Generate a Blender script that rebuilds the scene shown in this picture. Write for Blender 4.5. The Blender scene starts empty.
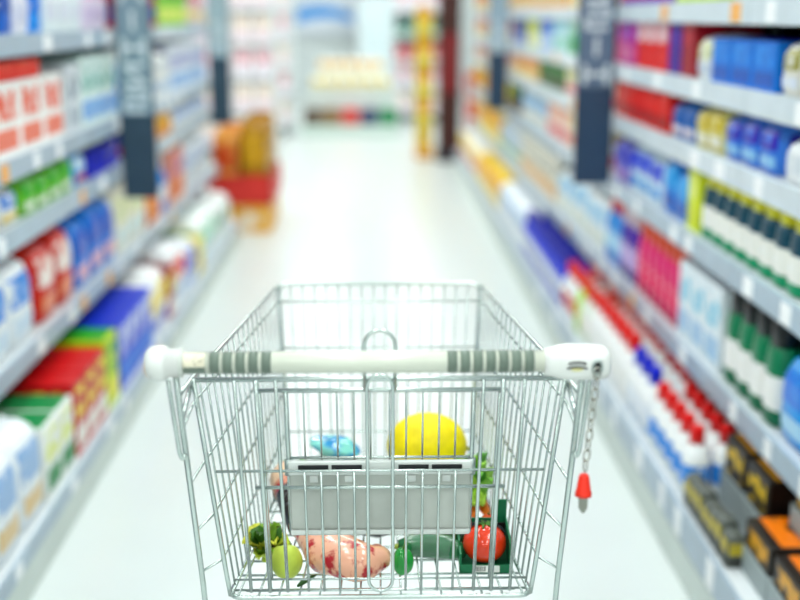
import bpy, math, random
from mathutils import Vector, Matrix
random.seed(7)
SC = bpy.context.scene
COL = SC.collection
PI = math.pi

# ------------------------------------------------------------------ camera, light, exposure
CAM_H = 1.48
FPX = 1150.0
cd = bpy.data.cameras.new('camera'); cam = bpy.data.objects.new('camera', cd); COL.objects.link(cam)
cam.location = (0, 0, CAM_H)
cam.rotation_euler = (PI/2 - math.radians(13.919), 0, -math.radians(1.354))
cd.sensor_width = 36.0; cd.lens = FPX*36.0/800.0
cd.clip_start = 0.05; cd.clip_end = 100
cd.dof.use_dof = True; cd.dof.focus_distance = 1.69; cd.dof.aperture_fstop = 1.65
SC.camera = cam
SC.view_settings.view_transform = 'Standard'; SC.view_settings.look = 'None'
SC.view_settings.gamma = 1.0; SC.view_settings.use_curve_mapping = False
SC.view_settings.exposure = 0.31
w = bpy.data.worlds.new('world'); SC.world = w; w.use_nodes = True
w.node_tree.nodes['Background'].inputs[0].default_value = (0.9, 1.0, 0.98, 1)
w.node_tree.nodes['Background'].inputs[1].default_value = 0.1

# ------------------------------------------------------------------ materials
def lin(h):
    h = h.lstrip('#'); r = []
    for i in (0, 2, 4):
        v = int(h[i:i+2], 16)/255.0
        r.append(v/12.92 if v <= .04045 else ((v+.055)/1.055)**2.4)
    return (r[0], r[1], r[2], 1)
MATS = {}
def mat(col, rough=.45, metal=0.0, vary=.06, scale=30.0, bump=0.0, alpha=1.0, trans=0.0, coat=0.0, col2=None, thresh=None, spec=.32):
    key = (col, rough, metal, vary, scale, bump, alpha, trans, coat, col2, thresh, spec)
    if key in MATS: return MATS[key]
    m = bpy.data.materials.new('mat_' + col.strip('#')); m.use_nodes = True
    nt = m.node_tree; b = nt.nodes['Principled BSDF']
    c = lin(col)
    tc = nt.nodes.new('ShaderNodeTexCoord'); nz = nt.nodes.new('ShaderNodeTexNoise')
    nz.inputs['Scale'].default_value = scale; nz.inputs['Detail'].default_value = 3
    nt.links.new(tc.outputs['Object'], nz.inputs['Vector'])
    rp = nt.nodes.new('ShaderNodeValToRGB')
    if col2:
        t = thresh if thresh is not None else .5
        rp.color_ramp.elements[0].position = max(0, t-.06); rp.color_ramp.elements[1].position = min(1, t+.06)
        rp.color_ramp.elements[0].color = c; rp.color_ramp.elements[1].color = lin(col2)
    else:
        rp.color_ramp.elements[0].position = .3; rp.color_ramp.elements[1].position = .7
        rp.color_ramp.elements[0].color = tuple(max(0, x*(1-vary)) for x in c[:3]) + (1,)
        rp.color_ramp.elements[1].color = tuple(min(1, x*(1+vary)) for x in c[:3]) + (1,)
    nt.links.new(nz.outputs['Fac'], rp.inputs['Fac']); nt.links.new(rp.outputs['Color'], b.inputs['Base Color'])
    b.inputs['Roughness'].default_value = rough; b.inputs['Metallic'].default_value = metal
    b.inputs['Specular IOR Level'].default_value = spec
    b.inputs['Alpha'].default_value = alpha; b.inputs['Transmission Weight'].default_value = trans
    b.inputs['Coat Weight'].default_value = coat
    if bump:
        bp = nt.nodes.new('ShaderNodeBump'); bp.inputs['Strength'].default_value = bump; bp.inputs['Distance'].default_value = .004
        nt.links.new(nz.outputs['Fac'], bp.inputs['Height']); nt.links.new(bp.outputs['Normal'], b.inputs['Normal'])
    MATS[key] = m
    return m
def emit(col, s):
    m = bpy.data.materials.new('lamp_glow'); m.use_nodes = True; b = m.node_tree.nodes['Principled BSDF']
    b.inputs['Base Color'].default_value = lin(col); b.inputs['Emission Color'].default_value = lin(col); b.inputs['Emission Strength'].default_value = s
    return m

# ------------------------------------------------------------------ mesh building
class MB:
    def __init__(s): s.v = []; s.f = []
    def add(s, vs, fs):
        o = len(s.v); s.v += [tuple(p) for p in vs]; s.f += [tuple(i+o for i in f) for f in fs]; return s
    def box(s, x0, x1, y0, y1, z0, z1):
        return s.add([(x0,y0,z0),(x1,y0,z0),(x1,y1,z0),(x0,y1,z0),(x0,y0,z1),(x1,y0,z1),(x1,y1,z1),(x0,y1,z1)],
              [(0,3,2,1),(4,5,6,7),(0,1,5,4),(1,2,6,5),(2,3,7,6),(3,0,4,7)])
    def rbox(s, x0, x1, y0, y1, z0, z1, b=.004):
        # box whose vertical and horizontal edges are chamfered
        b = min(b, (x1-x0)*.4, (y1-y0)*.4, (z1-z0)*.4)
        rings = []
        for z, i in ((z0, b), (z0+b, 0), (z1-b, 0), (z1, b)):
            X0, X1, Y0, Y1 = x0+i, x1-i, y0+i, y1-i
            rings.append([(X0+b,Y0,z),(X1-b,Y0,z),(X1,Y0+b,z),(X1,Y1-b,z),(X1-b,Y1,z),(X0+b,Y1,z),(X0,Y1-b,z),(X0,Y0+b,z)])
        return s.rings(rings)
    def rings(s, rings, closed=True, caps=True):
        n = len(rings[0]); vs = [p for r in rings for p in r]; fs = []
        for k in range(len(rings)-1):
            for i in range(n if closed else n-1):
                j = (i+1) % n
                fs.append((k*n+i, k*n+j, (k+1)*n+j, (k+1)*n+i))
        if caps:
            fs.append(tuple(range(n-1, -1, -1))); fs.append(tuple((len(rings)-1)*n+i for i in range(n)))
        return s.add(vs, fs)
    def tube(s, pts, r, sides=8, closed=False, caps=True):
        P = [Vector(p) for p in pts]; n = len(P); T = []
        for i in range(n):
            if closed: t = P[(i+1) % n]-P[i-1]
            elif i == 0: t = P[1]-P[0]
            elif i == n-1: t = P[-1]-P[-2]
            else: t = (P[i+1]-P[i]).normalized()+(P[i]-P[i-1]).normalized()
            T.append(t.normalized())
        a = Vector((0,0,1)) if abs(T[0].z) < .9 else Vector((1,0,0))
        N = (a-T[0]*a.dot(T[0])).normalized(); rings = []
        for i in range(n):
            N = (N-T[i]*N.dot(T[i])).normalized(); B = T[i].cross(N)
            rr = r[i] if isinstance(r, (list, tuple)) else r
            rings.append([P[i]+(N*math.cos(2*PI*k/sides)+B*math.sin(2*PI*k/sides))*rr for k in range(sides)])
        if closed: rings.append(rings[0])
        return s.rings(rings, True, caps and not closed)
    def lathe(s, prof, seg=16, axis='z', o=(0,0,0)):
        rings = []
        for z, r in prof:
            rg = []
            for k in range(seg):
                a = 2*PI*k/seg; p = (r*math.cos(a), r*math.sin(a), z)
                if axis == 'x': p = (z, r*math.cos(a), r*math.sin(a))
                if axis == 'y': p = (r*math.sin(a), z, r*math.cos(a))
                rg.append((p[0]+o[0], p[1]+o[1], p[2]+o[2]))
            rings.append(rg)
        return s.rings(rings)
    def mesh(s, name, smooth=False):
        me = bpy.data.meshes.new(name); me.from_pydata(s.v, [], s.f); me.update()
        if smooth: me.polygons.foreach_set('use_smooth', [True]*len(me.polygons))
        return me
    def build(s, name, m, parent=None, smooth=False, loc=None):
        return put(name, s.mesh(name, smooth), m, parent, loc)
def put(name, me, m, parent=None, loc=None):
    if m and not me.materials: me.materials.append(m)
    o = bpy.data.objects.new(name, me); COL.objects.link(o)
    if parent: o.parent = parent
    if loc: o.location = loc
    return o
def tag(o, label=None, cat=None, group=None, kind=None):
    if label: o['label'] = label
    if cat: o['category'] = cat
    if group: o['group'] = group
    if kind: o['kind'] = kind
    return o
def thing(name, label, cat, loc=(0,0,0), rz=0.0, group=None):
    o = bpy.data.objects.new(name, None); COL.objects.link(o); o.empty_display_size = .05
    o.location = loc; o.rotation_euler = (0, 0, rz)
    return tag(o, label, cat, group)
def sup(a, b, t, n):
    c, s_ = math.cos(t), math.sin(t); e = 2.0/n
    return (math.copysign(abs(c)**e, c)*a, math.copysign(abs(s_)**e, s_)*b)
def loft(sec, n=2.5, seg=16, off=0.0, t0=None, t1=None, z0=None, z1=None):
    """super-elliptic loft through (z, half width, half depth); with t0..z1 only a patch of it, lifted by off"""
    mb = MB(); S = sec
    if z0 is not None:
        def at(z):
            for (za,aa,ba),(zb,ab,bb) in zip(sec, sec[1:]):
                if za <= z <= zb and zb > za:
                    k = (z-za)/(zb-za); return (z, aa+(ab-aa)*k, ba+(bb-ba)*k)
            return (z,)+tuple(sec[-1][1:])
        S = [at(z0)] + [q for q in sec if z0+1e-5 < q[0] < z1-1e-5] + [at(z1)]
    full = t0 is None
    if full: ts = [2*PI*k/seg for k in range(seg)]
    else: ts = [t0+(t1-t0)*k/seg for k in range(seg+1)]
    rings = [[sup(a+off, b+off, t, n)+(z,) for t in ts] for z, a, b in S]
    return mb.rings(rings, full, full and z0 is None)

# ------------------------------------------------------------------ the room
M_floor = mat('#d6dddb', .28, vary=.015, scale=3, spec=.3)
M_wall = mat('#dfe6e6', .7, vary=.02, scale=2)
M_ceil = mat('#eef2f0', .8, vary=.02)
XL, XR, YB, YF, ZC = -7.0, 7.0, -5.0, 21.0, 3.3
def struct(name, mb, m): return tag(mb.build(name, m), kind='structure')
struct('floor', MB().box(XL, XR, YB, YF, -.1, 0), M_floor)
struct('ceiling', MB().box(XL, XR, YB, YF, ZC, ZC+.1), M_ceil)
struct('wall_left', MB().box(XL-.1, XL, YB, YF, 0, ZC), M_wall)
struct('wall_right', MB().box(XR, XR+.1, YB, YF, 0, ZC), M_wall)
struct('wall_far', MB().box(XL, XR, YF, YF+.1, 0, ZC), M_wall)
struct('wall_rear', MB().box(XL, XR, YB-.1, YB, 0, ZC), M_wall)

M_glow = emit('#f2fffb', 2.0); M_fix = mat('#e8ecec', .4)
fix_me = MB().box(-.17, .17, -.75, .75, 0, .05).mesh('housing')
dif_me = MB().rbox(-.15, .15, -.72, .72, -.02, 0, .01).mesh('diffuser')
al = bpy.data.lights.new('ceiling_tube_light', 'AREA'); al.shape = 'RECTANGLE'; al.size = .3; al.size_y = 1.4; al.energy = 15; al.color = (.975, 1, .99)
for gx in (-3.2, -.75, .7, 3.2):
    for k in range(11):
        y = -3.6+k*2.2
        row = 'above the aisle' if abs(gx) < 1 else 'behind the shelving rows'
        t = thing('ceiling_light', 'long white fluorescent ceiling light ' + row, 'ceiling light', (gx, y, ZC-.06), 0, 'fluorescent ceiling lights ' + row)
        put('housing', fix_me, M_fix, t); put('diffuser', dif_me, M_glow, t)
        lo = bpy.data.objects.new('tube_light', al); COL.objects.link(lo); lo.parent = t; lo.location = (0, 0, -.03)

# ------------------------------------------------------------------ shelving
AL, AR = -.90, .82          # aisle faces of the left and right shelving
REC = .13                    # the upper shelves stand back from the base deck by this much
KL, KR = (abs(AL)+REC)/abs(AL), (AR+REC)/AR      # same rows, measured on the recessed plane
LZ = [.145] + [CAM_H-(CAM_H-z)*KL for z in (.64, .96, 1.13, 1.43, 1.78)]
RZ = [.20] + [CAM_H-(CAM_H-z)*KR for z in (.63, .93, 1.15, 1.32, 1.51, 1.80)]
M_sh = mat('#d9dfe2', .45, vary=.03); M_kick = mat('#cfd9d3', .4, vary=.04, scale=5); M_back_shade = mat('#59646b', .6)  # back panel colour is darkened to paint in shade above the products
M_rail = mat('#a3b5c4', .3, vary=.08, scale=8); M_tag = mat('#f6f8fa', .5); M_tago = mat('#f5b25c', .5); M_up = mat('#8b9aa5', .4); M_railw = mat('#cfdbe2', .3, vary=.06, scale=8)
def bay(side, y0, y1, label, zs, tags=True, first=False, group=None):
    """one shelving unit; local x runs away from the aisle, local y along it"""
    t = thing('shelving_unit', label, 'shelving', ((AL if side < 0 else AR), y0, 0), 0, group)
    L = y1-y0; s = 1 if side > 0 else -1
    def bx(x0, x1, a, b, z0, z1):
        q = sorted((s*x0, s*x1)); return MB().box(q[0], q[1], a, b, z0, z1)
    bx(.56, .59, .004, L-.004, .0, 2.0).build('back_panel', M_back_shade, t)
    for a in (.004, L-.03): bx(.53, .56, a, a+.026, 0, 2.0).build('upright', M_up, t)
    bx(.0, .02, .002, L-.002, 0, .10).build('kick_plate', M_kick, t)
    for i, z in enumerate(zs):
        dep = .53; x0 = REC if i else 0.0
        if i == 0: sh = bx(.004, dep, .004, L-.004, .10, z).build('base_deck', M_sh, t)
        else: sh = bx(x0+.004, dep, .004, L-.004, z-.024, z).build('shelf', M_sh, t)
        h = .058 if i else min(.08, z-.102)
        bx(x0-.006, x0+.004, .003, L-.003, z-h, z+.004).build('price_rail', M_railw if (s > 0 and i >= 3) else M_rail, sh)
        if tags:
            n = 4; r = random.Random(int(y0*100)+i*7+(s > 0)*31)
            for k in range(n):
                if r.random() < .25: continue
                yy = (k+.1+.6*r.random())*L/n
                bx(x0-.009, x0-.006, yy, yy+.045+.035*r.random(), z-h+.006, z-.004).build('price_tag', M_tago if r.random() < .10 else M_tag, sh)
    return t
LB = [.705+1.155*k for k in range(10)]
RB = [.84+1.05*k for k in range(11)]
Ltxt = ['shelving bay of empty shelves across from the cart handle', 'shelving bay full of soft white packs beside the cart',
        'shelving bay with red cartons and white boxes printed red and yellow', 'shelving bay just past the larger grey hanging sign, opposite the one with blue bottles',
        'shelving bay ending at the smaller grey sign, mint and white packs below', 'last shelving bay, past the smaller grey sign and before the red dump bin',
        'last shelving bay just before the red dump bin', 'shelving bay behind the red dump bin', 'last shelving bay past the red dump bin']
Rtxt = ['shelving bay with mostly empty shelves facing the cart lock', 'shelving bay with yellow-capped dark bottles and dark cartons below',
        'shelving bay with magenta bottles and red-capped white bottles', 'shelving bay just past the large navy sign, blue bottles at its foot',
        'second shelving bay past the large navy sign', 'shelving bay ending at the small navy sign', 'shelving bay just past the small navy sign, yellow packs low down',
        'second shelving bay past the small navy sign', 'shelving bay two before the dark brown column', 'shelving bay next to the dark brown column']
for i, tx in enumerate(Ltxt[:6]): bay(-1, LB[i], LB[i+1], tx, LZ, LB[i] < 5.5)
for i, tx in enumerate(Rtxt): bay(1, RB[i], RB[i+1], tx, RZ, RB[i] < 5.5)

# ------------------------------------------------------------------ products
WH = '#f2f5f6'
import colorsys
def viv(h):
    if not h: return h
    r, g, b = (int(h[i:i+2], 16)/255 for i in (1, 3, 5)); q = colorsys.rgb_to_hsv(r, g, b)
    if q[1] < .18: return h
    r, g, b = colorsys.hsv_to_rgb(q[0], min(1, q[1]*1.38), q[2]*.98)
    return '#%02x%02x%02x' % tuple(int(round(v*255)) for v in (r, g, b))
def fam(kind, w, d, h, c, a=None, b=None, cap=None, top=None):
    """parts list [(part name, mesh, material)] of one product; front faces local -y, base at z=0"""
    out = []; hw, hd = w/2, d/2
    c, a, b, cap, top = viv(c), viv(a), viv(b), viv(cap), viv(top)
    F = -PI/2
    if kind == 'carton':
        out.append(('carton_body', MB().rbox(-hw, hw, -hd, hd, 0, h, .003).mesh('carton_body'), mat(c, .45)))
        e = .0012
        def panel(u0, u1, z0, z1):
            mb = MB()
            mb.box(-hw+w*u0, -hw+w*u1, -hd-e, -hd+e, h*z0, h*z1)
            for sx in (-1, 1):
                mb.box(sx*hw-e, sx*hw+e, -hd+d*u0, -hd+d*u1, h*z0, h*z1)
            return mb
        if a: out.append(('printed_panel', panel(.12, .88, .5, .9).mesh('printed_panel'), mat(a, .4, col2=c, thresh=.53, scale=20)))
        if b: out.append(('printed_band', panel(.08, .92, .1, .38).mesh('printed_band'), mat(b, .4)))
        if top: out.append(('top_print', MB().box(-hw*.94, hw*.94, -hd*.94, hd*.94, h-.001, h+.001).mesh('top_print'), mat(top, .4)))
    elif kind == 'pack':     # soft film-wrapped pack
        S = [(0, hw*.90, hd*.90), (h*.06, hw*.98, hd*.97), (h*.3, hw, hd), (h*.7, hw, hd*.98), (h*.88, hw*.96, hd*.86), (h*.96, hw*.85, hd*.6), (h*.975, hw*.8, hd*.3)]
        out.append(('film_wrap', loft(S, 5, 24).mesh('film_wrap', True), mat(c, .3, bump=.3, scale=25)))
        out.append(('top_seal', MB().box(-hw*.82, hw*.82, -.003, .003, h*.96, h).mesh('top_seal'), mat(c, .3)))
        if a:
            mb = loft(S, 5, 8, .0015, F-.62, F+.62, h*.46, h*.82)
            q = loft(S, 5, 5, .0015, -.4, .35, h*.4, h*.75); mb.add(q.v, q.f)
            q = loft(S, 5, 5, .0015, PI-.35, PI+.4, h*.4, h*.75); mb.add(q.v, q.f)
            out.append(('brand_panel', mb.mesh('brand_panel'), mat(a, .3, col2=c, thresh=.6, scale=18)))
        if b:
            mb = loft(S, 5, 8, .0018, F-.5, F+.55, h*.14, h*.34)
            q = loft(S, 5, 4, .0018, -.35, .3, h*.12, h*.3); mb.add(q.v, q.f)
            q = loft(S, 5, 4, .0018, PI-.3, PI+.35, h*.12, h*.3); mb.add(q.v, q.f)
            out.append(('printed_panel', mb.mesh('printed_panel'), mat(b, .3, col2=c, thresh=.66, scale=30)))
    elif kind in ('bottle', 'jug', 'spray'):
        hb = h*.80
        S = [(0, hw*.86, hd*.86), (h*.03, hw*.97, hd*.97), (h*.1, hw, hd), (h*.52, hw, hd), (h*.64, hw*.86, hd*.86), (h*.72, hw*.58, hd*.6), (h*.78, hw*.36, hd*.4), (hb, hw*.34, hd*.38)]
        out.append(('bottle_body', loft(S, 2.8, 18).mesh('bottle_body', True), mat(c, .28, coat=.2)))
        if a: out.append(('label_wrap', loft(S, 2.8, 20, .0012, F-2.2, F+2.2, h*.2, h*.48).mesh('label_wrap', True), mat(a, .4, col2=WH if a.lower() != WH else (b or '#8fb4d8'), thresh=.64, scale=30)))
        if b: out.append(('base_band', loft(S, 2.8, 20, .0012, F-3.14, F+3.14, h*.035, h*.16).mesh('base_band', True), mat(b, .35)))
        cr = max(.011, min(hw, hd)*.56)
        out.append(('cap', MB().lathe([(hb-.012, cr), (h*.97, cr*.94), (h, cr*.8)], 14).mesh('cap', True), mat(cap or WH, .35)))
        if kind == 'jug':
            out.append(('handle', MB().tube([(hw*.62, 0, h*.70), (hw*1.0, 0, h*.69), (hw*1.12, 0, h*.58), (hw*1.1, 0, h*.45), (hw*.94, 0, h*.36)], .010, 8).mesh('handle', True), mat(c, .28, coat=.2)))
    elif kind == 'flip':     # straight bottle with a broad flip cap
        hb = h*.78
        S = [(0, hw*.88, hd*.88), (h*.03, hw*.98, hd*.98), (h*.1, hw, hd), (h*.62, hw, hd), (h*.74, hw*.9, hd*.9), (hb, hw*.78, hd*.8)]
        out.append(('bottle_body', loft(S, 2.8, 18).mesh('bottle_body', True), mat(c, .3)))
        if a: out.append(('label_wrap', loft(S, 2.8, 20, .0012, F-2.2, F+2.2, h*.17, h*.5).mesh('label_wrap', True), mat(a, .4, col2=viv(WH) if a.lower() != WH else '#8fb4d8', thresh=.64, scale=30)))
        if b: out.append(('base_band', loft(S, 2.8, 20, .0012, F-3.14, F+3.14, h*.02, h*.16).mesh('base_band', True), mat(b, .35)))
        out.append(('cap', loft([(hb-.002, hw*.80, hd*.82), (h*.97, hw*.78, hd*.8), (h, hw*.7, hd*.7)], 2.8, 18).mesh('cap', True), mat(cap or WH, .35)))
    elif kind == 'tray':     # shelf-ready tray of dark packs with a picture on top
        out.append(('tray', MB().box(-hw, hw, -hd, -hd+.004, 0, h*.5).box(-hw, -hw+.004, -hd, hd, 0, h*.5).box(hw-.004, hw, -hd, hd, 0, h*.5).box(-hw, hw, -hd, hd, 0, .004).box(-hw, hw, hd-.004, hd, 0, h*.5).mesh('tray'), mat('#9fabac', .5)))
        out.append(('carton_body', MB().rbox(-hw+.008, hw-.008, -hd+.008, hd-.008, .005, h, .004).mesh('carton_body'), mat(c, .35)))
        out.append(('top_print', MB().rbox(-hw*.82, hw*.82, -hd*.8, hd*.8, h-.002, h+.0015, .001).mesh('top_print'), mat(a, .4, col2=c, thresh=.60, scale=16)))
        out.append(('front_print', MB().box(-hw*.7, hw*.7, -hd+.0065, -hd+.009, h*.55, h*.9).mesh('front_print'), mat(b or a, .35, col2=c, thresh=.5, scale=26)))
    return out
RUNS = []
def cut16(a, b):
    if len((a+' '+b).split()) > 16: b = b.split(' with ')[0]
    if len((a+' '+b).split()) > 16: a = a.split(' and ')[0]
    return ' '.join((a+' '+b).split()[:16])
def row(side, zi, y, n, kind, size, cols, name, label, cat, gap=.006, back=.02, deep=1, dz=0.0):
    """a run of n look-alike products standing side by side on one shelf, starting at y"""
    c = dict(zip(('c', 'a', 'b', 'cap', 'top'), cols))
    kk = 1.0 if zi == 0 else (KL if side < 0 else KR)
    ww, d, h = (v*kk for v in size); y *= kk; gap *= kk; rc = 0.0 if zi == 0 else REC
    parts = fam(kind, ww, d, h, **c)
    z = (LZ if side < 0 else RZ)[zi] + dz*kk
    short = label.rsplit(' on the ', 1)[0].split(' at the ')[0]
    shelf = 'on the ' + label.rsplit(' on the ', 1)[1] if ' on the ' in label else ''
    front = []
    for dd in range(deep):
        for k in range(n):
            yy = y + (k+.5)*(ww+gap)
            if yy+ww/2 > (7.62 if side < 0 else 11.32): break
            xx = (AL-rc-back-d/2-dd*(d+.008)) if side < 0 else (AR+rc+back+d/2+dd*(d+.008))
            lb = label if dd == 0 else cut16(short, 'standing behind the front ones ' + shelf)
            t = thing(name, lb, cat, (xx, yy, z+.0005), (PI/2 if side < 0 else -PI/2)+random.uniform(-.012, .012), short + (' run' if dd == 0 else ' behind the front ones'))
            if kind == 'pack': t.scale = (1, 1, random.uniform(.84, 1.0))
            for pn, me, m in parts: put(pn, me, m, t)
            if dd == 0: front.append(t)
    if back <= .05 and dz == 0 and front: RUNS.append(((side, zi), y, short, shelf, front))
    return y + n*(ww+gap)
def name_runs():
    """ends of a run are told apart by their neighbours, the others stand between two alike"""
    RUNS.sort(key=lambda q: (q[0], q[1]))
    for a, r in enumerate(RUNS):
        key, y, short, shelf, front = r
        if len(front) < 2: continue
        pv = RUNS[a-1] if a and RUNS[a-1][0] == key else None
        nx = RUNS[a+1] if a+1 < len(RUNS) and RUNS[a+1][0] == key else None
        for k, t in enumerate(front):
            if k == 0 and pv: t['label'] = cut16(short, 'next to ' + pv[2]); del t['group']
            elif k == len(front)-1 and nx: t['label'] = cut16(short, 'next to ' + nx[2]); del t['group']
            elif 0 < k < len(front)-1: t['label'] = cut16(short, 'between two of its kind ' + shelf)
            else: t['label'] = cut16(short, 'ending its row ' + shelf); del t['group']
L, R = -1, 1
# --- left, foot of the shelving
row(L,0,1.95,5,'pack',(.21,.20,.30),('#eef3f7','#a9c4e4','#e8cfa4'),'tissue_pack','plump white pack with pale blue print on the base deck beside the cart','pack')
row(L,0,2.2,4,'carton',(.20,.16,.29),('#0f5a48','#1d7d5e',None,None,'#123c38'),'detergent_carton','dark green carton standing behind plump white packs on the base deck','carton',back=.25)
row(L,0,3.04,2,'carton',(.15,.36,.215),('#f1f4ee','#e8ef7a','#128a4a',None,'#0f8d50'),'detergent_carton','white carton with green top and green band on the base deck','carton')
row(L,0,3.37,3,'carton',(.135,.38,.235),('#c8141c','#f6e36a','#f3efe6',None,'#d3161c'),'detergent_carton','red carton with yellow and white panels on the base deck','carton')
row(L,0,3.81,1,'carton',(.17,.36,.25),('#c9dc3f','#3c9a2e','#f6f06a',None,'#4aa63a'),'detergent_carton','lime and yellow carton beside red cartons on the base deck','carton')
row(L,0,4.01,4,'carton',(.15,.34,.25),('#1447d8','#e9f1fb','#1f8bea',None,'#1037c4'),'detergent_carton','royal blue carton with white panel on the base deck','carton')
def mix(zi, side, y, specs):
    for n, kind, size, cols, nm, lb, cat in specs: y = row(side, zi, y, n, kind, size, cols, nm, lb, cat)+.012
mix(0, L, 4.66, [
 (2,'pack',(.18,.24,.27),('#f3f5f5','#f4dc2a','#5b6fd0'),'tissue_pack','white pack with yellow and violet print on the base deck','pack'),
 (1,'carton',(.17,.2,.22),('#b0202c','#e8e030','#f2f0ea',None,'#8a1a24'),'detergent_carton','single dark red carton with yellow panel among white packs on the base deck','carton'),
 (2,'pack',(.16,.22,.29),('#f2f6f8','#e8503a','#c8dcf4'),'tissue_pack','white pack with coral red roundel on the base deck','pack'),
 (2,'pack',(.18,.26,.23),('#e6ecf6','#4a58c4','#8fb0ea'),'tissue_pack','bluish pack with indigo print on the base deck','pack'),
 (1,'carton',(.16,.2,.18),('#f2e23a','#f6f2c0','#e0c020',None,'#f0dc28'),'detergent_carton','single low yellow carton among white packs on the base deck','carton'),
 (3,'pack',(.2,.28,.28),('#eef6f3','#9fdcc4','#cfe6f0'),'tissue_pack','white and mint green pack on the base deck','pack'),
 (2,'pack',(.2,.22,.22),('#f4f6f6','#2f8a78','#bfe0d8'),'tissue_pack','white pack with dark teal print on the base deck','pack'),
 (6,'pack',(.21,.28,.27),('#f2f6f5','#c6e8dc','#d2e2f0'),'tissue_pack','plain white pack with faint green print on the base deck','pack')])
# --- left, second shelf
row(L,1,1.98,5,'pack',(.21,.20,.24),('#f1f6fa','#5ea4e6','#cfe2f3'),'nappy_pack','white pack with blue dots on the second shelf beside the cart','pack')
row(L,1,3.10,2,'pack',(.19,.24,.25),('#d63a22','#f5ede4','#f0a077'),'nappy_pack','red pack with white print on the second shelf','pack')
row(L,1,3.51,3,'pack',(.185,.24,.24),('#2b8fe0','#1450c0','#f3c7d4'),'nappy_pack','sky blue pack with pink print on the second shelf','pack')
row(L,1,4.10,3,'pack',(.18,.22,.25),('#f3f0dc','#e6edc0','#d3ecf0'),'nappy_pack','cream pack with pale print on the second shelf','pack')
row(L,1,4.68,2,'carton',(.12,.2,.24),('#f49a3a','#f7d9b0','#f6b060'),'cereal_carton','orange carton on the second shelf past the larger grey sign','carton')
row(L,1,4.94,2,'bottle',(.10,.08,.24),('#4aa8ec','#e8f3fb','#2b6fd0',WH),'cleaner_bottle','sky blue bottle with white label on the second shelf','bottle')
row(L,1,5.18,3,'carton',(.13,.2,.24),('#f0b08c','#8a4fb0','#e08a5a'),'cereal_carton','salmon carton with purple panel on the second shelf','carton')
row(L,1,5.62,9,'pack',(.22,.22,.24),('#e8eef4','#a9c0dc','#c6d2d8'),'nappy_pack','white pack with grey blue print on the second shelf','pack')
row(L,1,7.70,14,'pack',(.2,.22,.24),('#f1ece6','#e0a86a','#d9b0c0'),'snack_pack','cream pack with tan print on the second shelf','pack')
# --- left, third shelf (low headroom)
row(L,2,2.02,6,'pack',(.155,.2,.112),('#f2f5f3','#6d9bd8','#ecd684'),'wipes_pack','low white pack with blue and yellow print on the third shelf','pack')
row(L,2,3.02,4,'pack',(.125,.2,.115),('#8ccb5c','#3fae2c','#e5f0d8'),'wipes_pack','low bright green pack on the third shelf','pack')
row(L,2,3.56,1,'pack',(.15,.2,.115),('#4fb7ee','#d8eefa','#e05a6a'),'wipes_pack','single low sky blue pack beside green packs on the third shelf','pack')
row(L,2,3.74,3,'carton',(.14,.2,.085),('#0c1fc4','#0a1470',None,None,'#0a1040'),'soap_carton','low dark blue carton on the third shelf','carton')
row(L,2,4.3,4,'carton',(.13,.2,.11),('#3a2a86','#2f5be0','#d2456a'),'soap_carton','low purple carton on the third shelf past the larger grey sign','carton')
row(L,2,4.88,3,'pack',(.15,.2,.118),('#f5a70a','#f3c63c','#e58a10'),'snack_pack','amber yellow pack on the third shelf','pack')
row(L,2,5.38,9,'pack',(.18,.2,.112),('#eaf0f4','#7fa6de','#cdd8dc'),'wipes_pack','low white pack with light blue print on the third shelf','pack')
row(L,2,7.1,17,'pack',(.2,.2,.112),('#f0e6e2','#e8b8a8','#d8c28a'),'snack_pack','low cream pack with pink print on the third shelf','pack')
# --- left, fourth shelf
row(L,3,2.15,6,'carton',(.215,.24,.185),('#f4f4f1','#f0642a','#f4a090',None,'#f6f4ec'),'tea_carton','white carton with red and orange print on the fourth shelf','carton')
row(L,3,2.15,5,'carton',(.215,.22,.05),('#e22a12','#f04a20',None,None,'#d8200c'),'flat_carton','flat red carton lying on top of white cartons on the fourth shelf','carton',dz=.1875)
row(L,3,3.52,1,'carton',(.16,.2,.2),('#d8dfe4','#8796a4','#aebac4'),'tea_carton','grey and white carton beside teal edged cartons on the fourth shelf','carton')
row(L,3,3.70,3,'carton',(.155,.2,.22),('#dff0ec','#2f9f92','#8db8e8',None,'#3aa898'),'tea_carton','pale carton with teal panel on the fourth shelf','carton')
row(L,3,4.26,3,'bottle',(.12,.08,.23),('#bcd9f2','#5f9fe0',None,WH),'cleaner_bottle','pale blue bottle on the fourth shelf past the larger grey sign','bottle')
row(L,3,4.66,4,'pack',(.16,.2,.22),('#f3f4f0','#cfd8dc','#b8cfe6'),'tissue_pack','white pack with grey print on the fourth shelf','pack')
row(L,3,5.34,7,'carton',(.155,.2,.22),('#e3ebf2','#3a4fb8','#8fb8e2',None,'#2b3a9a'),'tea_carton','white carton with indigo panel on the fourth shelf','carton')
row(L,3,6.5,8,'pack',(.18,.2,.22),('#f1e3e4','#e0a0b2','#e8c88a'),'snack_pack','pale pink pack with rose print on the fourth shelf','pack')
row(L,3,8.02,14,'pack',(.2,.2,.23),('#f2ecec','#ecc6cf','#f0e2c8'),'snack_pack','off white pack with faint pink print on the fourth shelf','pack')
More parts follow.
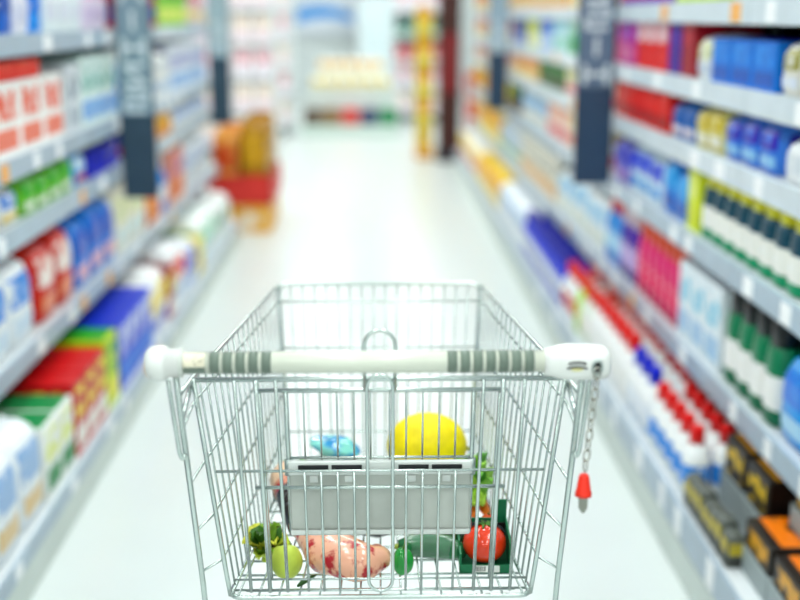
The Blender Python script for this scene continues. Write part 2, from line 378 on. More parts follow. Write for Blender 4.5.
# --- left, fifth shelf
row(L,4,2.30,4,'pack',(.15,.2,.26),('#dcd6ec','#f2a6b8','#c9c0e6'),'tissue_pack','lilac and white pack with pink dots on the fifth shelf','pack')
row(L,4,2.94,1,'bottle',(.13,.09,.28),('#1268c4','#0d4fa4',None,WH),'cleaner_bottle','dark blue bottle between lilac packs on the fifth shelf','bottle')
row(L,4,3.08,1,'pack',(.13,.2,.26),('#e6e6f0','#f08c96','#d0d4ea'),'tissue_pack','narrow white pack between two blue bottles on the fifth shelf','pack')
row(L,4,3.22,1,'bottle',(.12,.09,.28),('#38a4ea','#2b86d8',None,WH),'cleaner_bottle','light blue bottle beside white packs on the fifth shelf','bottle')
row(L,4,3.36,3,'pack',(.14,.2,.26),('#e6f0f2','#cfe2ea','#d8dcea'),'tissue_pack','plain white pack beside the light blue bottle on the fifth shelf','pack')
row(L,4,3.82,2,'pack',(.16,.2,.26),('#e6d8ec','#ee9ac8','#cbb8dc'),'tissue_pack','mauve pack with pink print on the fifth shelf','pack')
row(L,4,4.28,5,'carton',(.15,.22,.24),('#c41f2e','#1f2a86','#2c2f92'),'tea_carton','red and navy carton on the fifth shelf past the larger grey sign','carton')
row(L,4,5.10,5,'carton',(.15,.22,.22),('#8cc83a','#1f8a34','#dfe88a'),'tea_carton','green and lime carton on the fifth shelf','carton')
row(L,4,5.92,6,'pack',(.18,.2,.24),('#e2d2d6','#d24a6a','#e8d24a'),'snack_pack','pink and cream pack on the fifth shelf','pack')
row(L,4,7.10,17,'pack',(.2,.2,.26),('#f0e6ea','#e6b4c4','#d8e4ee'),'tissue_pack','off white pack with rose print on the fifth shelf','pack')

# --- right, foot of the shelving
row(R,0,1.72,4,'tray',(.19,.34,.13),('#1d1712','#f0861a','#e0b03a'),'coffee_tray','low grey tray of black packs with orange picture on the base deck','tray',back=.05)
row(R,0,2.52,2,'tray',(.17,.30,.20),('#1c1512','#f9b010','#f0d040'),'coffee_tray','taller grey tray of black packs with yellow picture on the base deck','tray',back=.11)
row(R,0,1.78,4,'tray',(.16,.26,.11),('#221a14','#e8601a','#f0c030'),'coffee_tray','black packs stacked on a second layer of trays, orange picture on top','tray',back=.14,dz=.1325)
row(R,0,2.48,7,'pack',(.05,.05,.10),('#5a605a','#c0b040','#2a2a26'),'spice_pouch','small grey pouch with olive print at the front edge of the base deck','pouch',back=.012)
row(R,0,2.88,5,'bottle',(.085,.075,.20),('#f1f4f4','#58a8ee','#dfe8ee','#e8120e'),'cleaner_bottle','white bottle with blue label and bright red cap on the base deck','bottle',deep=3)
row(R,0,3.36,3,'bottle',(.095,.08,.215),('#f4f6f6','#e8eef6','#c4d4e8','#1530d0'),'bleach_bottle','tall white bottle with royal blue cap on the base deck','bottle',deep=1)
row(R,0,3.68,6,'bottle',(.105,.09,.232),('#f5f6f5','#f2f2ee','#e6e9ea','#ee1c10'),'bleach_bottle','tall white bottle with scarlet cap on the base deck','bottle',deep=3)
row(R,0,3.36,3,'bottle',(.095,.08,.228),('#f5f6f5','#f2e6e2','#e6e9ea','#e61a14'),'bleach_bottle','tall white bottle with scarlet cap behind the blue-capped ones on the base deck','bottle',deep=2,back=.12,gap=.002)
row(R,0,4.36,2,'bottle',(.09,.08,.225),('#e8f0e4','#f4efe6','#d9e6d0','#e8380f'),'bleach_bottle','white bottle with orange red cap beside the lime bottle on the base deck','bottle',deep=2)
row(R,0,4.56,1,'bottle',(.10,.085,.235),('#b9dc1e','#d8ea5a','#9cc41a','#ee4a14'),'bleach_bottle','single lime green bottle with orange cap on the base deck','bottle')
row(R,0,4.675,3,'bottle',(.10,.085,.225),('#f2f5f6','#e05a3a','#d9e2ea','#f0301a'),'bleach_bottle','white bottle with red label and red cap on the base deck','bottle',deep=2)
row(R,0,5.0,13,'bottle',(.10,.085,.23),('#1b44d6','#e8f0f4','#0f2fb4','#1018a8'),'softener_bottle','deep blue bottle with white label on the base deck','bottle',deep=2)
row(R,0,6.42,6,'pack',(.2,.26,.23),('#eaf0f6','#b8d0ec','#d8e0e8'),'tissue_pack','bluish white pack on the base deck past the blue bottles','pack')
row(R,0,7.70,8,'pack',(.2,.28,.235),('#f2cf22','#f0a016','#f6e68a'),'snack_pack','yellow pack with orange print on the base deck','pack')
row(R,0,9.38,9,'pack',(.2,.28,.235),('#f0ece0','#e8d060','#e0583a'),'snack_pack','cream pack with yellow print on the base deck','pack')
# --- right, second shelf
row(R,1,1.92,2,'pack',(.165,.26,.22),('#4cb4f2','#2b8ae4','#bfe2f8'),'nappy_pack','bright sky blue pack on the second shelf','pack')
row(R,1,2.27,4,'flip',(.088,.07,.222),('#0f7d56','#f1f0ec','#0c6a48','#141a1c'),'shampoo_bottle','green bottle with white label and black cap on the second shelf','bottle',deep=3)
row(R,1,2.66,3,'carton',(.125,.2,.205),('#e4eef4','#8fd0e6','#b8d4ec',None,'#dfeaf2'),'toothpaste_carton','pale blue and white carton on the second shelf','carton')
row(R,1,3.06,6,'flip',(.08,.065,.225),('#e8187c','#f04a8a','#c40f5a','#e8571c'),'shampoo_bottle','magenta bottle with orange cap on the second shelf','bottle',deep=2)
row(R,1,3.60,3,'flip',(.07,.06,.23),('#5a2aa4','#cbb8e2','#3c1a80','#d8c0c8'),'shampoo_bottle','purple bottle with pale cap on the second shelf','bottle',deep=2)
row(R,1,3.84,3,'bottle',(.075,.06,.235),('#1f9ae6','#bfe2f6','#1470c4','#f0210e'),'shampoo_bottle','sky blue bottle with red cap on the second shelf','bottle',deep=2)
row(R,1,4.12,6,'pack',(.17,.2,.22),('#eef4f6','#a8d4ee','#e2ead8'),'tissue_pack','white pack with pale blue print on the second shelf past the large navy sign','pack')
row(R,1,5.2,9,'carton',(.14,.2,.22),('#eeeadc','#5a5a46','#d8a83a'),'cereal_carton','beige carton with olive panel on the second shelf','carton')
row(R,1,6.54,6,'pack',(.18,.2,.22),('#dfe8ee','#b0c4d8','#3a9a3a'),'tissue_pack','pale grey pack with green print on the second shelf','pack')
row(R,1,7.70,7,'pack',(.2,.2,.23),('#f4d32a','#e89a14','#f6ea9a'),'snack_pack','yellow pack with amber print on the second shelf','pack')
row(R,1,9.2,10,'pack',(.2,.2,.22),('#ece6da','#e0a83a','#c84a34'),'snack_pack','cream pack with amber and red print on the second shelf','pack')
# --- right, third shelf
row(R,2,1.92,11,'flip',(.086,.07,.168),('#1d4a58','#f2f2ea','#159a6c','#e8e20c'),'shampoo_bottle','dark teal bottle with white label and yellow cap on the third shelf','bottle',deep=3,gap=.003)
row(R,2,2.91,1,'carton',(.105,.2,.16),('#e2ee1c','#f0f6a0','#d8e010',None,'#dce614'),'shampoo_carton','single bright yellow carton at the end of the dark teal bottles','carton')
row(R,2,3.03,2,'pack',(.13,.18,.165),('#1f8ee0','#58bdf4','#1560c0'),'wipes_pack','blue pack on the third shelf beside the yellow carton','pack')
row(R,2,3.32,3,'pack',(.13,.18,.165),('#d9ecfa','#1c4ee0','#66b6ee'),'wipes_pack','white pack with royal blue roundel on the third shelf','pack')
row(R,2,3.75,2,'pack',(.12,.18,.165),('#8a8ad8','#3a4ac8','#c6a0d0'),'wipes_pack','violet blue pack on the third shelf before the large navy sign','pack')
row(R,2,4.10,5,'carton',(.15,.18,.165),('#f0ecd8','#f0d040','#e88a3a'),'cereal_carton','cream carton with yellow panel on the third shelf','carton')
row(R,2,4.9,4,'carton',(.15,.18,.165),('#f2e4da','#ec8a30','#e0566a'),'cereal_carton','cream carton with orange and pink panels on the third shelf','carton')
row(R,2,5.56,6,'pack',(.16,.18,.165),('#dce8f0','#9cc4e4','#e8dcc0'),'wipes_pack','pale pack with light blue print on the third shelf','pack')
row(R,2,6.6,3,'carton',(.16,.18,.165),('#3a2018','#4aa832','#2c1410'),'cereal_carton','dark brown carton with green panel on the third shelf','carton')
row(R,2,7.3,17,'pack',(.2,.18,.165),('#f4d42c','#e89a1c','#d84a3a'),'snack_pack','yellow pack with red and amber print on the third shelf','pack')
# --- right, fourth shelf
row(R,3,1.93,3,'jug',(.12,.09,.118),('#eef2f4','#dfe6ec',None,'#e6ebee'),'cream_jar','squat white bottle on the fourth shelf','bottle',gap=.02)
row(R,3,2.37,3,'pack',(.12,.18,.118),('#6a9ce8','#5648b8','#a8d4f4'),'wipes_pack','low lilac blue pack on the fourth shelf','pack')
row(R,3,2.76,2,'pack',(.115,.18,.118),('#e6dea0','#d8c020','#eceadc'),'wipes_pack','low yellow beige pack on the fourth shelf','pack')
row(R,3,3.01,2,'pack',(.11,.18,.118),('#1a7cc8','#0f5aa8','#f0e0e0'),'wipes_pack','low deep blue pack on the fourth shelf','pack')
row(R,3,3.26,5,'carton',(.14,.18,.115),('#e62418','#f05a48','#a81010',None,'#c01812'),'soap_carton','low red carton on the fourth shelf','carton')
row(R,3,4.10,6,'carton',(.15,.18,.115),('#e8ecdc','#e4d448','#f08a9a'),'soap_carton','low cream carton with yellow panel on the fourth shelf','carton')
row(R,3,5.06,5,'carton',(.15,.18,.115),('#2a7a2e','#1f5a20','#3a2a1c'),'soap_carton','low dark green carton on the fourth shelf','carton')
row(R,3,5.9,6,'carton',(.16,.18,.115),('#f2c890','#e88a3a','#f2e8b0'),'soap_carton','low peach carton on the fourth shelf','carton')
row(R,3,6.95,19,'pack',(.2,.18,.118),('#e8e2e0','#c8485a','#e8c860'),'snack_pack','low pale pack with crimson print on the fourth shelf','pack')
# --- right, fifth shelf
row(R,4,1.95,4,'pack',(.105,.18,.125),('#e4e2d8','#a8a468','#dfe6f2'),'wipes_pack','low beige and white pack on the fifth shelf','pack')
row(R,4,2.41,3,'carton',(.15,.18,.105),('#1c86e0','#2ca0f0','#1060c0',None,'#0a14c8'),'soap_carton','bright blue carton with top painted shade-dark on the fifth shelf','carton')  # dark blue top colour stands in for the shadow gap above the cartons
row(R,4,2.89,1,'pack',(.13,.18,.128),('#e8eeee','#dfe2b8','#c8d4e4'),'wipes_pack','single white pack beside bright blue cartons on the fifth shelf','pack')
row(R,4,3.04,1,'carton',(.12,.18,.16),('#a4102a','#c01838',None),'candle_carton','single crimson carton on the fifth shelf','carton')
row(R,4,3.17,1,'carton',(.13,.18,.16),('#4a1496','#5a1ea8',None),'candle_carton','single violet carton beside the crimson carton on the fifth shelf','carton')
row(R,4,3.31,3,'carton',(.125,.18,.16),('#e81a10','#f0e4ea','#ee2a1a'),'candle_carton','scarlet carton with white oval panel on the fifth shelf','carton')
row(R,4,3.72,2,'carton',(.13,.18,.16),('#d04aa8','#a45ac8','#e88ab8'),'candle_carton','pink and mauve carton on the fifth shelf','carton')
row(R,4,4.10,3,'carton',(.14,.18,.16),('#f0563a','#f6b0a0','#e8402a'),'candle_carton','coral red carton on the fifth shelf past the large navy sign','carton')
row(R,4,4.55,3,'carton',(.14,.18,.16),('#3fb08c','#d0f0dc','#4aa850'),'candle_carton','sea green carton on the fifth shelf','carton')
row(R,4,5.0,3,'carton',(.14,.18,.16),('#d8f0f4','#7fd0e0','#a0d8c8'),'candle_carton','pale aqua carton on the fifth shelf','carton')
row(R,4,5.46,3,'carton',(.14,.18,.16),('#8fb4e6','#1c54d8','#d8e4f4'),'candle_carton','pale blue carton with royal blue panel on the fifth shelf','carton')
row(R,4,5.92,3,'carton',(.14,.18,.16),('#dce078','#c8d048','#f0f0d0'),'candle_carton','yellow green carton on the fifth shelf','carton')
row(R,4,6.4,4,'carton',(.15,.18,.16),('#3a4e98','#28386e','#98a8d8'),'candle_carton','slate blue carton on the fifth shelf','carton')
row(R,4,7.1,18,'pack',(.2,.18,.165),('#ecd8c4','#e8743a','#e8d890'),'snack_pack','tan pack with orange print on the fifth shelf','pack')
# --- right, sixth shelf
row(R,5,2.0,5,'pack',(.15,.18,.2),('#dff0e6','#6fd0a0','#d8ec60'),'tissue_pack','white pack with green print on the sixth shelf','pack')
row(R,5,2.85,3,'carton',(.13,.18,.22),('#c8e048','#e8f2a0','#8fd080'),'tea_carton','lime carton on the sixth shelf','carton')
row(R,5,3.3,5,'carton',(.13,.18,.22),('#7a28b0','#b0143a','#e02418'),'tea_carton','purple and red carton on the sixth shelf','carton')
row(R,5,4.1,6,'carton',(.15,.18,.22),('#f0d040','#f09a28','#e8e8d8'),'tea_carton','golden carton on the sixth shelf past the large navy sign','carton')
row(R,5,5.1,6,'carton',(.15,.18,.22),('#f2a81c','#f0d860','#d8d0b0'),'tea_carton','amber carton on the sixth shelf','carton')
row(R,5,6.1,25,'pack',(.2,.18,.22),('#ecc8b4','#e85a34','#e8d070'),'snack_pack','salmon pack with orange print on the sixth shelf','pack')

name_runs()

# ------------------------------------------------------------------ hanging flag signs
M_slate = mat('#2f4656', .5, vary=.05); M_navy = mat('#28405a', .5, vary=.05); M_mid = mat('#76909c', .5); M_glyph = mat('#c9d6da', .5); M_navm = mat('#5a6f86', .5)
STROKES = {'Z': [(0,0,0,1),(0,1,1,0),(1,0,1,1)], 'H': [(0,0,1,0),(0,1,1,1),(.5,0,.5,1)], 'I': [(0,.5,1,.5)],
           'N': [(0,0,1,0),(1,0,0,1),(0,1,1,1)], 'S': [(0,0,0,1),(0,0,.5,0),(.5,0,.5,1),(.5,1,1,1),(1,0,1,1)], 'V': [(0,0,1,.5),(1,.5,0,1)]}
def sign(x, y, z0, z1, zsplit, wd, mdark, mlight, glyphs, label):
    t = thing('aisle_sign', label, 'sign', (x, y, z0))
    h = z1-z0; s = zsplit-z0
    MB().rbox(-wd/2, wd/2, -.006, .006, 0, s, .002).build('lower_panel', mdark, t)
    MB().rbox(-wd/2, wd/2, -.006, .006, s, h, .002).build('lettered_panel', mlight, t)
    MB().box(-wd/2-.004, -wd/2, -.008, .008, 0, h).box(wd/2, wd/2+.004, -.008, .008, 0, h).build('edge_trim', mdark, t)
    q = 1 if x > 0 else -1
    for zb in (1.40, 1.78): MB().tube([(q*(wd/2-.01), .010, zb-z0), (q*(wd/2+.008), .010, zb-z0)], .005).build('bracket', M_up, t)
    zz = s+.015; gh = .075; gw = wd*.62
    for g in glyphs:
        mb = MB()
        for (a, b, c, d) in STROKES[g]:   # letters lie on their side
            mb.tube([(-gw/2+b*gw, -.0066, zz+a*gh), (-gw/2+d*gw, -.0066, zz+c*gh)], .0085, 4)
        mb.v = [(p[0], max(-.0085, min(-.0055, p[1])), p[2]) for p in mb.v]
        mb.build('letter', M_glyph, t); zz += gh+.03
sign(-0.945, 4.690, 0.754, 1.97, 1.091, 0.1316, M_slate, M_mid, 'SZHIHVSNHZ', 'tall dark slate sign with pale sideways lettering hanging at shelf front')
sign(-0.945, 7.276, 0.816, 1.97, 1.23, 0.1201, M_slate, mat('#9db8c2', .5), 'HZ', 'smaller slate sign with plain pale upper half hanging past the slate lettered sign')
sign(0.862, 4.509, 0.831, 1.97, 1.205, 0.1368, M_navy, M_navm, 'HISZNZHS', 'tall navy sign with grey sideways lettering hanging before the blue bottles')
sign(0.862, 8.055, 0.843, 1.97, 1.23, 0.1275, M_navy, mat('#8ea6b6', .5), 'SZ', 'small navy sign with plain pale upper half near the yellow packs')

# ------------------------------------------------------------------ far end of the aisle
# dump bin
t = thing('dump_bin', 'red cardboard dump bin holding golden bags past the last shelving bay', 'display bin', (-.92, 8.35, 0))
M_red = mat('#d8322a', .5)
MB().box(-.2, .2, -.40, .40, 0, .199).build('plinth', mat('#f0b030', .5, col2='#f4eee0', thresh=.6, scale=9), t)
MB().box(-.22, .22, -.42, -.412, .21, .40).box(-.22, .22, .412, .42, .21, .40).box(-.22, -.212, -.42, .42, .21, .40).box(.212, .22, -.42, .42, .21, .40).box(-.22, .22, -.42, .42, .20, .21).build('red_tray', M_red, t)
gb = fam('pack', .18, .18, .50, '#e8b070', '#d8562a', '#f4e6d0'); gb2 = fam('pack', .18, .18, .58, '#b08420', '#d8b04a', '#d0452a')
for k in range(4):
    for j in range(2):
        hi = j == 1
        q = thing('snack_bag', ('taller golden' if hi else 'shorter peach') + ' bag with red print standing in the red dump bin', 'bag', (-.92+(.1 if hi else -.1), 8.05+k*.2, .211), 0, ('taller golden' if hi else 'shorter peach') + ' bags in the dump bin')
        for pn, me, m in (gb2 if hi else gb): put(pn, me, m, q)
# brown column with yellow stand
t = thing('display_column', 'dark brown column standing free at the end of the shelves', 'column', (.79, 12.05, 0))
M_br = mat('#45211c', .5, vary=.2, scale=6)
MB().rbox(-.13, .13, -.13, .13, 0, .12, .01).build('base', mat('#2a2a34', .5), t); MB().box(-.11, .11, -.11, .11, .12, ZC-.01).build('shaft', M_br, t)
MB().box(-.09, .09, -.114, -.11, .7, 1.3).build('red_poster', mat('#7c2024', .5), t)
t = thing('promo_stand', 'narrow yellow promotional stand beside the dark brown column', 'stand', (.55, 12.4, 0))
MB().box(-.09, .09, -.2, .2, 0, .1).build('base', mat('#e0a028', .5), t); MB().box(-.085, .085, .12, .15, .1, 1.55).build('back_panel', mat('#f0d840', .5), t)
for k in range(4): MB().box(-.085, .085, -.15, .12, .35+k*.32, .365+k*.32).build('shelf', mat('#f2e050', .5), t)
yb = fam('carton', .14, .2, .24, '#f0d428', '#e8882a', '#f4ec9a')
for k in range(4):
    q = thing('snack_carton', 'yellow and orange carton on a shelf of the narrow yellow stand', 'carton', (.55, 12.38, .3655+k*.32), 0, 'cartons on the yellow stand')
    for pn, me, m in yb: put(pn, me, m, q)
rb = fam('carton', .2, .2, .3, '#e2402e', '#f0a090', '#e8e0d8')
for k in range(3):
    q = thing('promo_carton', 'red carton stacked on the floor beside the dark brown column', 'carton', (1.06, 11.9, .001+k*.3025), 0, 'red cartons by the column')
    for pn, me, m in rb: put(pn, me, m, q)
# promotion island
t = thing('display_island', 'white display island with wooden crates at the aisle end', 'display', (-.28, 14.9, 0))
MB().rbox(-.62, .62, -.35, .5, 0, .14, .01).build('plinth', mat('#cfe0d8', .5), t)
MB().box(-.58, .58, .0, .45, .14, .50).build('riser', mat('#dfe8e6', .5), t); MB().box(-.50, .50, .2, .45, .50, .72).build('riser', mat('#dfe8e6', .5), t)
cols = [('#5a4634', 'brown'), ('#8a6a3c', 'tan'), ('#d8362e', 'red'), ('#2a3c66', 'navy'), ('#1c8a52', 'green')]
for k, (c, nm) in enumerate(cols):
    q = thing('produce_crate', nm + ' crate on the front step of the white display island', 'crate', (-.76+k*.24, 14.7, .1405))
    mb = MB()
    for zz in (0, .085): mb.box(-.11, .11, -.13, -.12, zz+.01, zz+.08).box(-.11, .11, .12, .13, zz+.01, zz+.08)
    mb.box(-.11, -.10, -.12, .12, .01, .165).box(.10, .11, -.12, .12, .01, .165); mb.build('crate_sides', mat(c, .6), q)
    MB().box(-.11, .11, -.13, .13, 0, .01).build('crate_base', mat(c, .6), q)
    MB().rbox(-.095, .095, -.115, .115, .011, .19, .03).build('contents', mat(c, .5, vary=.3), q)
wp = fam('pack', .16, .16, .24, '#f2f3ea', '#f0d878', '#dcebd8'); wp2 = fam('pack', .16, .16, .22, '#f4f2e6', '#f0c060', '#e4eed0')
for k in range(6):
    q = thing('flour_pack', 'white pack with yellow print on the lower step of the display island', 'pack', (-.70+k*.17, 15.0, .5005), 0, 'packs on the island lower step')
    for pn, me, m in wp: put(pn, me, m, q)
for k in range(5):
    q = thing('flour_pack', 'cream pack with amber print on the top step of the display island', 'pack', (-.62+k*.17, 15.22, .7205), 0, 'packs on the island top step')
    for pn, me, m in wp2: put(pn, me, m, q)
# far shelving left and right of the island, cooler and banner
def far_unit(x, y, wd, label, fams, zs, plabel):
    t = thing('wall_shelving', label, 'shelving', (x, y, 0))
    MB().box(-wd/2, wd/2, .38, .41, 0, 2.1).build('back_panel', mat('#e6ecec', .5), t)
    for sx in (-wd/2, wd/2-.03): MB().box(sx, sx+.03, 0, .38, 0, 2.1).build('side_panel', mat('#e2e8ea', .5), t)
    for z in zs: MB().box(-wd/2+.03, wd/2-.03, 0, .38, z-.03, z).build('shelf', mat('#dfe6e8', .5), t)
    for i, z in enumerate(zs):
        p = fams[i % len(fams)]; n = int((wd-.06)/.2); pt = (wd-.06)/n
        for k in range(n):
            q = thing('boxed_item', plabel, 'carton', (x-wd/2+.03+(k+.5)*pt, y+.14, z+.0005), 0, plabel)
            for pn, me, m in p: put(pn, me, m, q)
F1 = fam('carton', .19, .2, .29, '#f6eef0', '#f2a8b8', '#efe6f4'); F2 = fam('carton', .18, .2, .2, '#e84a62', '#f2c0c8', '#f0e6e8'); F3 = fam('carton', .18, .2, .2, '#7fa89a', '#4a5f6a', '#bcd8cc'); F4 = fam('carton', .19, .2, .29, '#f8f4f4', '#f4dcc8', '#f2d8e4')
far_unit(.75, 16.4, .95, 'white wall shelving with a row of pink cartons behind the yellow stand', [F4, F1, F2, F3, F1], [.15, .5, .85, 1.2, 1.55], 'carton on the white shelving behind the yellow stand')
far_unit(-1.65, 14.6, 1.3, 'white shelving with pale cartons left of the display island', [F4, F1], [.15, .5, .85, 1.2, 1.55], 'pale carton on the white shelving beside the display island')
far_unit(-1.45, 12.2, .9, 'white end shelving with cream cartons past the last bay', [F4, F4, F1], [.15, .5, .85, 1.2, 1.55], 'cream carton on the end shelving past the last bay')
t = thing('wall_banner', 'white wall banner with a sky blue wave on the far wall', 'banner', (-.75, 20.9, 1.15))
MB().box(-.6, .7, -.02, .02, 0, .75).build('panel', mat('#e4eaf4', .5), t)
mb = MB(); N = 14
rg = [[(-.58+1.0*k/N, -.024, .18+.1*math.sin(k/N*3)), (-.58+1.0*k/N, -.024, .38+.12*math.sin(k/N*3+.4))] for k in range(N+1)]
mb.rings(rg, False, False); mb.build('blue_wave', mat('#4aa0ec', .5), t)
t = thing('chest_cooler', 'tall white glass-front cooler standing at the far wall', 'cooler', (.35, 20.3, 0))
MB().rbox(-.6, .6, -.3, .3, 0, 2.0, .02).build('cabinet', mat('#eef2f3', .35), t)
MB().box(-.55, -.02, -.315, -.3, .2, 1.8).build('door', mat('#dfeef2', .15), t); MB().box(.02, .55, -.315, -.3, .2, 1.8).build('door', mat('#dfeef2', .15), t)
MB().box(-.6, .6, -.32, -.3, 1.82, 1.98).build('header', mat('#8a3a3a', .5), t)

# ------------------------------------------------------------------ shopping cart
M_chrome = mat('#cad5d1', .27, metal=.85, vary=.05, scale=20)
M_chr2 = mat('#b6c2bf', .28, metal=.85, vary=.05, scale=20)
M_wht = mat('#e2e4e0', .3, coat=.3, vary=.02); M_tube = mat('#d6dacb', .22, coat=.4, vary=.03)
M_stripe = mat('#6d7c70', .35); M_plate = mat('#bdc1ba', .4, vary=.12, scale=14); M_dark = mat('#1b1e20', .4); M_rub = mat('#2a2c2e', .7)
CY = 1.8
cart = thing('shopping_cart', 'chrome wire shopping cart with white handle and coin lock, holding groceries', 'shopping cart', (CY*.0052, CY, 0), -.0052)
def cp(p): return (p[0], p[1]-CY, p[2])
def wire(name, pts, r, parent, m=None, sides=8): return MB().tube([cp(p) for p in pts], r, sides).build(name, m or M_chrome, parent, True)
def lerp(a, b, k): return tuple(x+(y-x)*k for x, y in zip(a, b))
def fillet(pts, r, n=4):
    out = [pts[0]]
    for i in range(1, len(pts)-1):
        p = Vector(pts[i]); a = (Vector(pts[i-1])-p); b = (Vector(pts[i+1])-p)
        k = min(r, a.length*.45, b.length*.45); A = p+a.normalized()*k; B = p+b.normalized()*k
        for j in range(n+1):
            t_ = j/n; out.append(tuple(A*(1-t_)**2+p*2*t_*(1-t_)+B*t_*t_))
    return out+[pts[-1]]
NT, FT = (.257, 1.498, .998), (.199, 2.211, .965)      # top rail, rear and front
NB_, FB = (.223, 1.563, .640), (.173, 2.070, .640)     # floor edge, rear and front
OT, OB = (.2595, 1.401, 1.035), (.261, 1.557, .640)     # rear upright
def sx(p, s): return (p[0]*s, p[1], p[2])
VL = [.10, .36, .60, .82]
for s in (-1, 1):
    # rear upright tube, running on down to the chassis
    up = wire('rear_upright', [sx(p, s) for p in fillet([OT, OB, (.262, 1.60, .42), (.25, 1.62, .14)], .05)], .0042, cart)
    lo = [(.2685, 1.397, 1.03), (.2665, 1.441, .912), (.263, 1.443, .904), (.2595, 1.441, .912)]
    wire('stop_loop', [sx(p, s) for p in fillet(lo, .006)], .003, up)
    # side panel: rim as the part, wires as its pieces
    q0 = lerp(NT, FT, -.115)
    rim = MB().tube([cp(sx(p, s)) for p in fillet([(.2595, 1.412, 1.004), NT, FT, FB], .02)], .0036, 8)
    rim.tube([cp(sx(p, s)) for p in (NB_, FB)], .003, 8)
    side = rim.build('side_panel', M_chrome, cart, True)
    n = 18
    for i in range(1, n):
        u = i/n
        wire('wire', [sx(lerp(lerp(NT, FT, u), (0, 0, 0), 0), s), sx(lerp(NB_, FB, u), s)], .0017, side, None, 6)
    for v in VL:
        a = lerp(NT, NB_, v); b = lerp(FT, FB, v)
        k = (OT[2]-a[2]+.012)/(OT[2]-OB[2]); o = lerp(OT, OB, min(1, max(0, k)))
        wire('cross_wire', [sx(o, s), sx((a[0]+.003, a[1], a[2]), s), sx((b[0]+.003, b[1], b[2]), s)], .0021, side, None, 6)
    wire('brace', [sx((.2595, 1.428, .966), s), sx((.2575, 1.50, .990), s)], .0036, side)
    # frame of the rear opening
    wire('opening_frame', [sx(p, s) for p in fillet([(.254, 1.496, 1.0), (.2285, 1.553, .69), (.2235, 1.56, .642)], .02)], .0036, cart)
# front panel
fp = MB().tube([cp(p) for p in fillet([(-.173, 2.07, .64), (-.199, 2.211, .965), (.199, 2.211, .965), (.173, 2.07, .64)], .02)], .0036, 8).tube([cp((-.173, 2.07, .64)), cp((.173, 2.07, .64))], .003).build('front_panel', M_chrome, cart, True)
for i in range(1, 17):
    u = i/17*2-1
    wire('wire', [(u*.199, 2.211, .965), (u*.173, 2.07, .64)], .0016, fp, None, 6)
for v in VL:
    a = lerp((.199, 2.211, .965), (.173, 2.07, .64), v)
    wire('cross_wire', [(-a[0], a[1]+.003, a[2]), (a[0], a[1]+.003, a[2])], .002, fp, None, 6)
# basket floor
fl = MB().tube([cp(p) for p in fillet([(-.223, 1.60, .636), (-.223, 1.563, .636), (.223, 1.563, .636), (.223, 1.60, .636)], .02)], .0038, 8).build('basket_floor', M_chrome, cart, True)
for i in range(15):
    x = (i-7)/7
    wire('wire', [(x*.212, 1.563, .6405), (x*.165, 2.07, .6405)], .0017, fl, None, 6)
for k in range(11):
    d = 1.585+k*.047; xx = .223+(.173-.223)*(d-1.563)/(2.07-1.563)
    wire('cross_wire', [(-xx, d, .6365), (xx, d, .6365)], .0021, fl, None, 6)
# rear flap
def fd(z): return 1.498+(.998-z)/(.998-.640)*.065
flap = MB().tube([cp((-.257, 1.498, .998)), cp((.257, 1.498, .998))], .0038, 8).build('rear_flap', M_chrome, cart, True)
for s in (-1, 1):
    for x, z1, z0, r in ((.198, .998, .648, .0026), (.169, .998, .648, .0032), (.142, .998, .648, .0026)):
        wire('wire', [(s*x, fd(z1)-.004, z1), (s*x*.97, fd(z0)-.004, z0)], r, flap)
    for x in (.1068, .0835, .0602, .037):
        wire('wire', [(s*x, fd(.853)-.003, .853), (s*x, fd(.648)-.003, .648)], .0019, flap, None, 6)
lp = [(-.0172, fd(.998)-.006, .70), (-.0178, fd(.998)-.006, .95)]
def flat_loop(hw, z0, z1, off):
    pts = []
    for k in range(9):
        a = PI*k/8; pts.append((hw*math.cos(a), fd(z1)-off, z1-hw+hw*math.sin(a)))
    for k in range(9):
        a = PI+PI*k/8; pts.append((hw*math.cos(a), fd(z0)-off, z0+hw+hw*math.sin(a)))
    return pts
MB().tube([cp(p) for p in flat_loop(.0178, .650, 1.006, .007)], .0026, 8, True).build('centre_loop', M_chrome, flap, True)
for z, hw, r, off in ((.853, .233, .0022, -.001), (.826, .178, .0028, -.001), (.668, .218, .0018, 0), (.648, .20, .002, 0)):
    wire('cross_wire', [(-hw, fd(z)-off, z), (hw, fd(z)-off, z)], r, flap)
# child seat folded behind the flap
def sd(z): return fd(z)+.02
seat = MB().tube([cp((-.172, sd(.974), .974)), cp((.172, sd(.974), .974))], .0032, 8).build('child_seat', M_chrome, cart, True)
for s in (-1, 1):
    wire('seat_rod', [(s*.131, sd(.974), .974), (s*.131, sd(.74), .74)], .003, seat)
    wire('seat_rod', [(s*.168, sd(.974)+.004, .974), (s*.164, sd(.66)+.004, .655)], .0026, seat)
    MB().lathe([(-.012, .0058), (.012, .0058)], 10, 'z', cp((s*.131, sd(.86), .852))).build('hinge', M_chr2, seat, True)
    for x in (.1068, .0835, .0602, .037, .0135): wire('wire', [(s*x, sd(.974), .974), (s*x, sd(.862), .862)], .0014, seat, None, 6)
wire('cross_wire', [(-.131, sd(.862), .866), (.131, sd(.862), .866)], .0022, seat)
bl = []
for k in range(9):
    a = PI*k/8; bl.append((.0205*math.cos(a), 1.455, 1.058+.0205*math.sin(a)))
wire('back_loop', [(.0205, 1.512, .978), (.0205, 1.46, 1.03)]+bl+[(-.0205, 1.46, 1.03), (-.0205, 1.512, .978)], .0026, seat)
pl = MB()
pl.rbox(-.131, .131, -.004, .004, -.060, .060, .003)
